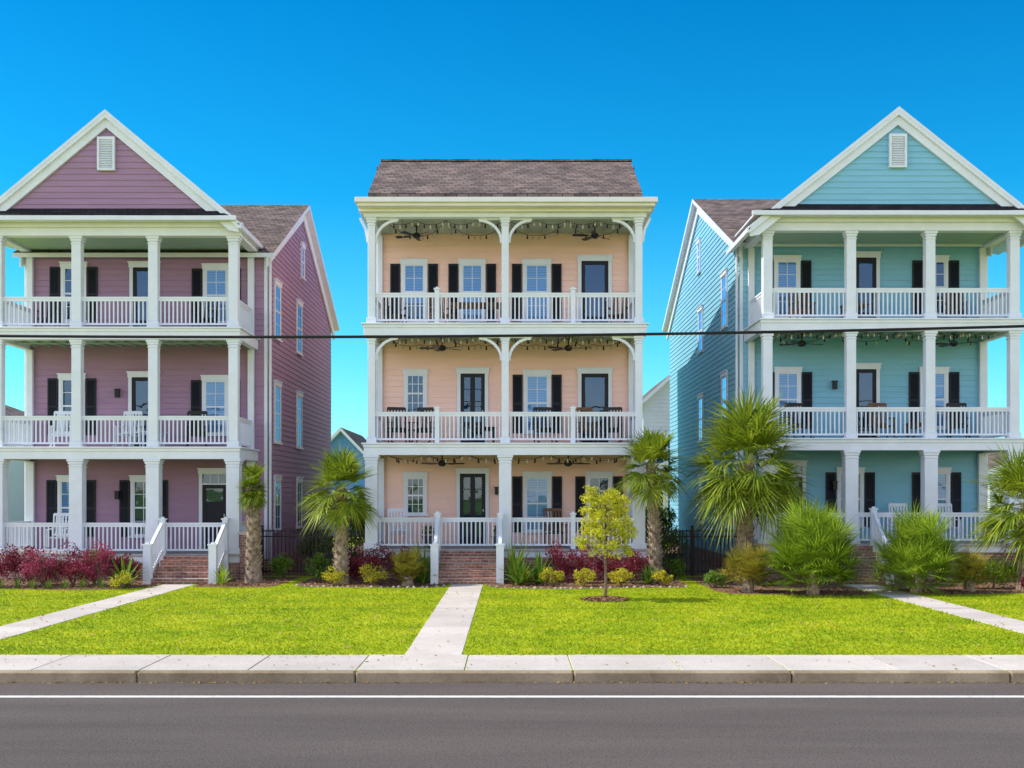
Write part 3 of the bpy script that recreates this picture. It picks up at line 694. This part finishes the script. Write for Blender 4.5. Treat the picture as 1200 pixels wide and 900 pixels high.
def fence(x0,x1,y,h=1.3):
    e=MB()
    for zz in (.12,h-.22,h-.06): e.box(x0,x1,y-.012,y+.012,zz,zz+.035,'iron')
    n=int((x1-x0)/.11)
    for i in range(n+1):
        x=x0+(x1-x0)*i/n; e.box(x-.012,x+.012,y-.0125,y+.0125,.05,h,'iron')
    k=int((x1-x0)/1.05)
    for i in range(k+1):
        x=x0+(x1-x0)*i/k; e.box(x-.035,x+.035,y-.036,y+.036,0,h+.08,'iron'); e.box(x-.045,x+.045,y-.046,y+.046,h+.08,h+.11,'iron')
    e.obj('iron_fence')
fence(-7.18,-4.04,34.6,1.35); fence(3.78,6.76,34.6,1.35)
e=MB(); e.box(-7.45,-7.0,32.9,33.35,-.05,1.25,'brick'); e.box(-7.5,-6.95,32.85,33.4,1.25,1.33,'conc'); e.obj('brick_pier',bevel=.006)
g=MB(); g.poly([(-7.2,34.7,.005),(-4.0,34.7,.005),(-4.0,60,.005),(-7.2,60,.005)],'mulch'); g.poly([(3.75,34.7,.005),(6.8,34.7,.005),(6.8,60,.005),(3.75,60,.005)],'mulch'); g.obj('side_yard_ground')

# ------------------------------------------------------------ foliage
def leaves(name,blobs,n,size,mat,parent=None,clump=.38,k=22,aspect=.5):
    P=[]
    vol=[b[3]*b[4]*b[5] for b in blobs]; tv=sum(vol)
    for b,v in zip(blobs,vol):
        nb=int(n*v/tv); kk=max(6,int(k)); C=[]
        while len(C)<kk:
            q=rng.normal(0,1,3); q/=np.linalg.norm(q); r=rng.random()**.4*.78
            C.append(q*r)
        C=np.array(C); idx=rng.integers(0,kk,nb); q=rng.normal(0,1,(nb,3)); q/=np.linalg.norm(q,axis=1)[:,None]
        rr=clump*(.55+.45*rng.random(nb))*(.7+.6*(idx%5)/5)
        pt=C[idx]+q*rr[:,None]; pt=pt*np.array(b[3:6])+np.array(b[:3]); P.append(pt)
    P=np.concatenate(P); P=P[P[:,2]>.02]; N=len(P)
    a=rng.normal(0,1,(N,3)); a/=np.linalg.norm(a,axis=1)[:,None]
    b=rng.normal(0,1,(N,3)); b-=a*(a*b).sum(1)[:,None]; b/=np.linalg.norm(b,axis=1)[:,None]
    s=size*rng.uniform(.6,1.3,N)[:,None]
    return npmesh(name,np.stack([P-a*s,P-b*s*aspect,P+a*s,P+b*s*aspect],1),4,mat,parent)
def shrub(name,x,y,r,h,mat,n=900,size=.035):
    par=empty(name)
    leaves('leaves',[(x,y,h*.52,r,r,h*.5)],n,size,mat,par)
    t=MB()
    for i in range(7):
        a=random.random()*6.28; t.tube([(x,y,0),(x+math.cos(a)*r*.3,y+math.sin(a)*r*.3,h*.4),(x+math.cos(a)*r*.6,y+math.sin(a)*r*.6,h*.8)],[.015,.01,.004],'bark',5)
    t.obj('stems',par)
def frond(mb,o,az,el,pet,Rr,n,droop,m,wd=.022,spread=1.9,pw=.012):
    o=Vector(o); d=Vector((math.cos(az)*math.cos(el),math.sin(az)*math.cos(el),math.sin(el))); s=Vector((-math.sin(az),math.cos(az),0))
    p1=o+d*pet; p1.z-=droop*.25*pet; mid=o+d*pet*.5; mid.z-=droop*.03*pet
    for a,b in ((o,mid),(mid,p1)): mb.poly([a-s*pw,b-s*pw,b+s*pw,a+s*pw],m); 
    el2=el-droop*.7; d2=Vector((math.cos(az)*math.cos(el2),math.sin(az)*math.cos(el2),math.sin(el2))); u=s.cross(d2).normalized()*-1
    if u.z<0: u=-u
    roll=random.uniform(-.5,.5); s2=s*math.cos(roll)+u*math.sin(roll)
    for i in range(n):
        a=-spread+2*spread*i/(n-1)+random.uniform(-.04,.04)
        l=(d2*math.cos(a)+s2*math.sin(a)+u*(.12+.25*abs(math.sin(a)))).normalized()
        L=Rr*(.72+.28*math.cos(a*.8))*random.uniform(.85,1.1)
        w=l.cross(u).normalized()*wd
        b=p1+d2*(.02*math.cos(a)); mm=p1+l*L*.5; t=p1+l*L; t.z-=droop*L*random.uniform(.25,.6); mm.z-=droop*L*.08
        mb.poly([b,mm-w,mm+w],m); mb.poly([mm-w,t,mm+w],m)
def palm(x,y,h,r,nf,trw,lean=0,narrow=1,dead=5,low=118):
    par=empty('palm_tree'); t=MB(); n=14; pts=[];rad=[]
    for i in range(n+1):
        k=i/n; pts.append((x+lean*k*k,y,h*k)); rad.append(trw*(1.15-.35*k+ (.2*(1-k)**6))*(1+.06*math.sin(i*2.1)))
    t.tube(pts,rad,'trunk',12)
    z=.15; a=0
    while z<h-.02:
        k=z/h; rr=trw*(1.13-.35*k); a+=2.4; c=Vector((x+lean*k*k,y,z)); d=Vector((math.cos(a),math.sin(a),0)); s=Vector((-math.sin(a),math.cos(a),0))
        w=.05+.015*random.random(); up_=Vector((0,0,.13+.05*random.random())); L=.07+.05*random.random()
        b0=c+d*rr*.8
        t.hexa([b0-s*w,b0+s*w,b0+s*w-d*.04,b0-s*w-d*.04,b0+d*L-s*w*.5+up_,b0+d*L+s*w*.5+up_,b0+d*(L-.03)+s*w*.5+up_,b0+d*(L-.03)-s*w*.5+up_],'trunk'); z+=.022
    t.obj('trunk',par)
    c=MB(); top=Vector((x+lean,y,h))
    for i in range(nf):
        k=(i+.5)/nf; el=R(88)-R(low)*k**.85+random.uniform(-.12,.12)
        az=i*2.39996+random.uniform(-.2,.2)
        pet=r*.5*random.uniform(.65,1.12)*(narrow if el<1.0 else 1); Rf=r*.62*random.uniform(.8,1.12)*(.6+.4*narrow)
        frond(c,top+Vector((0,0,-.12*k)),az,el,pet,Rf,30,.2+.6*k,'palm',wd=.011+.008*r)
    for i in range(dead):
        frond(c,top+Vector((0,0,-.15)),i*1.3+.4,R(-45+random.uniform(-20,10)),r*.4*narrow,r*.4,18,1.0,'palmdead',wd=.014)
    c.obj('crown',par)
palm(-6.86,31.9,2.55,.85,34,.19,narrow=.4,dead=2,low=140)
palm(-4.43,31.3,2.5,1.25,38,.16,dead=2,low=116)
palm(3.87,31.9,3.1,1.15,38,.15,lean=-.1,dead=2,low=116)
palm(6.12,31.2,3.15,2.0,56,.21,lean=.05,dead=4,low=124)
palm(12.75,29.4,2.05,1.65,46,.22)
def fanbush(name,x,y,r,h,nf,mat,wd=.016):
    par=empty(name); c=MB()
    for i in range(nf):
        k=(i+.5)/nf; el=R(85)-R(84)*k**.75+random.uniform(-.1,.1); az=i*2.39996+random.uniform(-.3,.3)
        o=(x+random.uniform(-.15,.15),y+random.uniform(-.15,.15),.1+.3*h*random.random())
        ln=(h*math.sin(max(el,0))**2+r*math.cos(el)**2)
        frond(c,o,az,el,ln*.6*random.uniform(.6,1.05),ln*.45,22,.1+.2*k,mat,wd=wd,spread=1.6)
    c.obj('fronds',par); t=MB(); t.tube([(x,y,0),(x,y,.3*h)],[.16,.12],'trunk',8); t.obj('trunk',par)
fanbush('fan_palm_bush',7.15,28.2,1.4,2.0,180,'fan'); fanbush('fan_palm_bush',9.75,28.7,1.3,1.75,150,'fan')
fanbush('sago_palm_bush',5.75,28.9,.75,1.05,75,'sago',.011); fanbush('sago_palm_bush',11.1,28.9,.6,.95,50,'sago',.011)
fanbush('sago_palm_bush',-2.65,30.8,.55,.85,50,'sago',.011)
def spiky(name,x,y,r,h,n,mat,w=.03):
    c=MB()
    for i in range(n):
        k=(i+.5)/n; el=R(85)-R(70)*k; az=i*2.4+random.uniform(-.2,.2); L=(h*math.sin(el)+r*math.cos(el))*random.uniform(.8,1.1)
        d=Vector((math.cos(az)*math.cos(el),math.sin(az)*math.cos(el),math.sin(el))); s=Vector((-math.sin(az),math.cos(az),0))*w
        o=Vector((x,y,0.02)); m1=o+d*L*.5; t=o+d*L; t.z-=.15*L*k*2; t.z=max(t.z,.02)
        u=Vector((0,0,.3*w))
        c.poly([o-s*.6,m1-s,m1+u],mat); c.poly([o-s*.6,m1+u,o+s*.6],mat); c.poly([o+s*.6,m1+u,m1+s],mat); c.poly([m1-s,t,m1+u],mat); c.poly([m1+u,t,m1+s],mat)
    return c.obj(name)
for (x,y,r,h,mt) in ((-13.4,30.4,.65,1.0,'pink'),(-12.6,30.6,.6,1.1,'red'),(-11.85,30.3,.6,1.0,'pink'),(-11.2,30.6,.6,1.05,'red'),(-10.5,30.5,.55,1.1,'pink'),(-9.95,30.9,.45,.85,'red'),(-12.2,31.2,.6,.9,'grn'),(-10.9,31.3,.6,.95,'grn')):
    shrub('loropetalum_shrub' if mt!='grn' else 'green_shrub',x,y,r,h,M[mt],2200,.034)
spiky('agave_plant',-9.75,30.2,.45,.8,26,'grn',.045); shrub('gold_shrub',-9.65,29.7,.3,.45,M['yel'],600,.028)
for i in range(9): spiky('liriope_tuft',-13.2+i*.42,29.85+.1*math.sin(i),.2,.28,30,'grn',.008)
spiky('yucca_plant',-7.45,30.9,.35,.55,24,'hedge',.03)
for (x,y,r,h,mt) in ((-3.65,31.9,.55,1.2,'red'),(-3.0,32.1,.5,1.0,'red'),(1.2,31.9,.5,1.1,'red'),(1.85,31.7,.58,1.05,'red'),(2.55,32.0,.45,.9,'red'),(3.2,31.6,.5,.95,'red'),(-4.3,32.2,.45,.85,'red')):
    shrub('burgundy_shrub',x,y,r,h,M[mt],1700,.034)
for (x,y,r,h) in ((-3.55,30.9,.42,.62),(-4.55,30.9,.34,.5),(1.1,30.7,.34,.5),(1.9,30.6,.36,.5),(2.85,30.6,.38,.52),(.35,31.2,.25,.5),(3.9,30.8,.28,.45)):
    shrub('gold_shrub',x,y,r,h,M['yel'],1000,.028)
spiky('agave_plant',.25,30.9,.5,.75,30,'grn',.05); spiky('agave_plant',.75,31.3,.4,.9,26,'grn',.045); spiky('agave_plant',-2.3,31.6,.4,.9,24,'grn',.045); spiky('agave_plant',3.6,31.2,.35,.6,22,'grn',.04)
spiky('yucca_plant',.1,31.9,.35,1.4,26,'hedge',.035); spiky('yucca_plant',-2.45,32.0,.35,1.3,22,'hedge',.035)
shrub('green_shrub',-5.2,32.6,.5,.75,M['grn'],1300); shrub('green_shrub',-6.3,33.2,.45,.7,M['grn'],1200); shrub('green_shrub',4.6,33.4,.4,.6,M['grn'],1000)
par=empty('boxwood_hedge'); leaves('leaves',[(11.5+i*.6,29.9+.1*math.sin(i*2),.44,.5,.45,.44) for i in range(9)],14000,.034,M['hedge'],par,clump=.42)
t=MB()
for i in range(9): t.tube([(11.5+i*.6,29.9,0),(11.5+i*.6,29.9,.5)],[.03,.01],'bark',5)
t.obj('stems',par)
shrub('green_shrub',8.2,31.2,.5,.8,M['grn'],1300); shrub('green_shrub',5.2,30.2,.35,.5,M['grn'],900); shrub('burgundy_shrub',12.6,28.9,.3,.4,M['red'],600)
shrub('green_shrub',-5.0,36.5,.8,1.5,M['grn'],2500); shrub('green_shrub',-6.2,38.5,.8,1.4,M['grn'],2500); shrub('green_shrub',5.1,37.5,.8,1.3,M['grn'],2500)
shrub('green_shrub',-5.6,46,1.4,2.3,M['grn'],4000,.06); shrub('green_shrub',5.4,46,1.4,2.3,M['grn'],4000,.06)

par=empty('young_shade_tree'); t=MB(); bx,by=2.12,26.7
t.tube([(bx,by,0),(bx+.02,by,.5),(bx-.01,by,1.1),(bx+.02,by,1.8),(bx,by,2.5)],[.04,.032,.028,.018,.006],'bark',8)
bl=[]
for i in range(26):
    a=i*2.4; z0=.8+1.45*(i/26); L=(.70-.36*(i/26))*random.uniform(.7,1.1); e=Vector((bx+math.cos(a)*L,by+math.sin(a)*L,z0+L*.65))
    m_=Vector((bx+math.cos(a)*L*.5,by+math.sin(a)*L*.5,z0+L*.25))
    t.tube([(bx,by,z0),m_,e],[.013,.009,.004],'bark',5); bl.append((e.x,e.y,e.z,.2,.2,.17)); bl.append((m_.x,m_.y,m_.z+.05,.16,.16,.13))
    for j in range(2):
        f=m_.lerp(e,.6)+Vector((random.uniform(-.18,.18),random.uniform(-.18,.18),random.uniform(-.05,.15))); t.tube([m_,f],[.006,.003],'bark',4); bl.append((f.x,f.y,f.z,.14,.14,.13))
t.obj('trunk_and_branches',par); leaves('leaves',bl,8500,.030,M['tree'],par,clump=.5,k=8)
g=MB(); ring=[(bx+.55*math.cos(a)*(1+.06*math.sin(3*a)),by+.5*math.sin(a),.006) for a in [i*2*math.pi/32 for i in range(32)]]; 
for i in range(32): g.poly([(bx,by,.07),ring[i],ring[(i+1)%32]],'mulch')
g.obj('tree_mulch_ring')
Pn=[]; 
for i in range(700):
    a=random.random()*6.28; r=.56*math.sqrt(random.random()); Pn.append((bx+r*math.cos(a),by+r*math.sin(a)*.92,.03+.06*(1-r/.56)))
npmesh('mulch_chips',chips(np.array(Pn),.02,.05,.012),4,M['chip'])

def planter(x,y,z):
    par=empty('potted_plant'); t=MB(); t.tube([(x,y,z),(x,y,z+.3),(x,y,z+.34),(x,y,z+.34)],[.11,.17,.19,.15],'clay',12); t.obj('pot',par)
    leaves('leaves',[(x,y,z+.48,.2,.2,.2)],260,.035,M['grn'],par)
planter(-2.3,YF+.5,.86); planter(-.35,YF+.55,.86)
def bghouse(x0,x1,y,zw,zr,wm,d=10):
    par=empty('background_house'); W=MB(); cx=(x0+x1)/2
    siding(W,front(y),.3,zr-.1,lambda z:(x0,x1) if z<zw else (x0+(cx-x0)*(z-zw)/(zr-zw),x1-(x1-cx)*(z-zw)/(zr-zw)),wm,.2)
    W.box(x0,x1,y+.01,y+d,-.1,zw,wm); W.obj('walls',par)
    Rf=MB()
    for s,xe in ((-1,x0-.4),(1,x1+.4)):
        zz=zw-.4*(zr-zw)/((x1-x0)/2)
        Rf.slab((xe,y-.4,zz),(cx,y-.4,zr+.1),(cx,y+d,zr+.1),(xe,y+d,zz),.22,'shing','white')
    Rf.obj('roof',par)
    O=MB()
    for zz in (1,4):
        if zz+1.6<zw:
            for f in (.2,.5,.8): window(O,front(y),x0+(x1-x0)*f,.8,zz,zz+1.5,'dark')
    O.obj('windows',par)
bghouse(-12.2,-7.6,70,3.9,6.2,'bluew'); bghouse(6.9,10.2,62,7.3,8.7,'greyw'); bghouse(9.9,14,78,7.0,9.6,'greyw')
bghouse(-33,-24.6,58,6.0,7.4,'greyw'); bghouse(22.5,32,56,3.6,5.2,'greyw'); bghouse(-5.9,-1,80,5,7,'greyw')
bl=[]
for i in range(60):
    x=-90+i*3.05; bl.append((x+random.uniform(-1,1),100+random.uniform(-6,6),2.2,3,3,random.uniform(2,3.6)))
leaves('background_trees',bl,26000,.3,M['bgtree'],clump=.45)

par=empty('utility_line'); t=MB(); pts=[]
xl,xr=-26,26
for i in range(61):
    x=xl+(xr-xl)*i/60; z=5.68+.0095*x+.00085*x*x; pts.append((x,25,z))
t.tube(pts,[.03]*61,'iron',6); t.obj('cable',par)
for x,z in ((xl,6.0),(xr,6.5)):
    p=MB(); p.tube([(x,25,-.2),(x,25,9)],[.16,.11],'bark',12); p.box(x-.9,x+.9,24.95,25.05,8.2,8.32,'bark')
    for u in (-.8,0,.8): p.tube([(x+u,25,8.32),(x+u,25,8.5)],[.04,.05],'clay',8)
    p.obj('utility_pole')

# ------------------------------------------------------------ light + sky
el=R(47); v=Vector((-.998*math.cos(el),.06*math.cos(el),math.sin(el))).normalized()
sun=bpy.data.lights.new('sun','SUN'); sun.energy=5.0; sun.angle=R(.5); sun.color=(1,.94,.84)
so=bpy.data.objects.new('sun',sun); so.rotation_euler=v.to_track_quat('Z','Y').to_euler(); so.location=(-20,-10,40); scene.collection.objects.link(so)
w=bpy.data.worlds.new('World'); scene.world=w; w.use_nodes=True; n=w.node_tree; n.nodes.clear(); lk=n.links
sk=n.nodes.new('ShaderNodeTexSky'); sk.sky_type='NISHITA'; sk.sun_disc=False; sk.sun_elevation=el; sk.sun_rotation=R(273); sk.air_density=1.0; sk.dust_density=.3; sk.ozone_density=2
tc=n.nodes.new('ShaderNodeTexCoord'); sp=n.nodes.new('ShaderNodeSeparateXYZ'); lk.new(tc.outputs['Generated'],sp.inputs[0])
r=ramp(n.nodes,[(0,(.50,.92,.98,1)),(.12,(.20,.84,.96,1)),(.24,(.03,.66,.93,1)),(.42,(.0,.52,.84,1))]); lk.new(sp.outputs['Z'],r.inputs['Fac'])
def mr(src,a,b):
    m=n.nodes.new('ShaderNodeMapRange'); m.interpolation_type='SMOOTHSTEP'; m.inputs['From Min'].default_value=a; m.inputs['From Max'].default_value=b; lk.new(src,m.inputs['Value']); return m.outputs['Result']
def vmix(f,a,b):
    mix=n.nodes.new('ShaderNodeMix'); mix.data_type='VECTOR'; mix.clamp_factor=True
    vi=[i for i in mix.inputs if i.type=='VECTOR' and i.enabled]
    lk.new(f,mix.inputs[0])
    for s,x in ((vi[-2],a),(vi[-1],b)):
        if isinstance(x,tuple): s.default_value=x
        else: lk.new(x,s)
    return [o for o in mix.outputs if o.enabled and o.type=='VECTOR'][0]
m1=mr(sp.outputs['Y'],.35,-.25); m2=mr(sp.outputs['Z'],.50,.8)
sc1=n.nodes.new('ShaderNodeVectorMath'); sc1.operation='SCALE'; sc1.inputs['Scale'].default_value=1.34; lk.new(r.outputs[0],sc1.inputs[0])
low=vmix(m1,sc1.outputs[0],(3.35,2.62,2.35))  # added fill: sky behind the camera boosted to brighten shaded house fronts
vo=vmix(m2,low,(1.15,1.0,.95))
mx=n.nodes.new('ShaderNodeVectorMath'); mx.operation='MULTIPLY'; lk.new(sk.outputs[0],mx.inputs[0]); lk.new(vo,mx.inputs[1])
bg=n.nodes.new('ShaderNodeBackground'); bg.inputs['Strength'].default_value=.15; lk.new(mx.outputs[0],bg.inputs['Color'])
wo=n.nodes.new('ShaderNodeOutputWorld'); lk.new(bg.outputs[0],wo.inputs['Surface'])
scene.view_settings.view_transform='Standard'; scene.view_settings.look='None'; scene.view_settings.exposure=0

cam=bpy.data.cameras.new('camera'); co=bpy.data.objects.new('camera',cam); scene.collection.objects.link(co)
co.location=(0,0,2.35); co.rotation_euler=(R(90),0,0); cam.lens=42; cam.sensor_width=36; cam.shift_x=.0017; cam.shift_y=.1083; cam.clip_end=5000
scene.camera=co
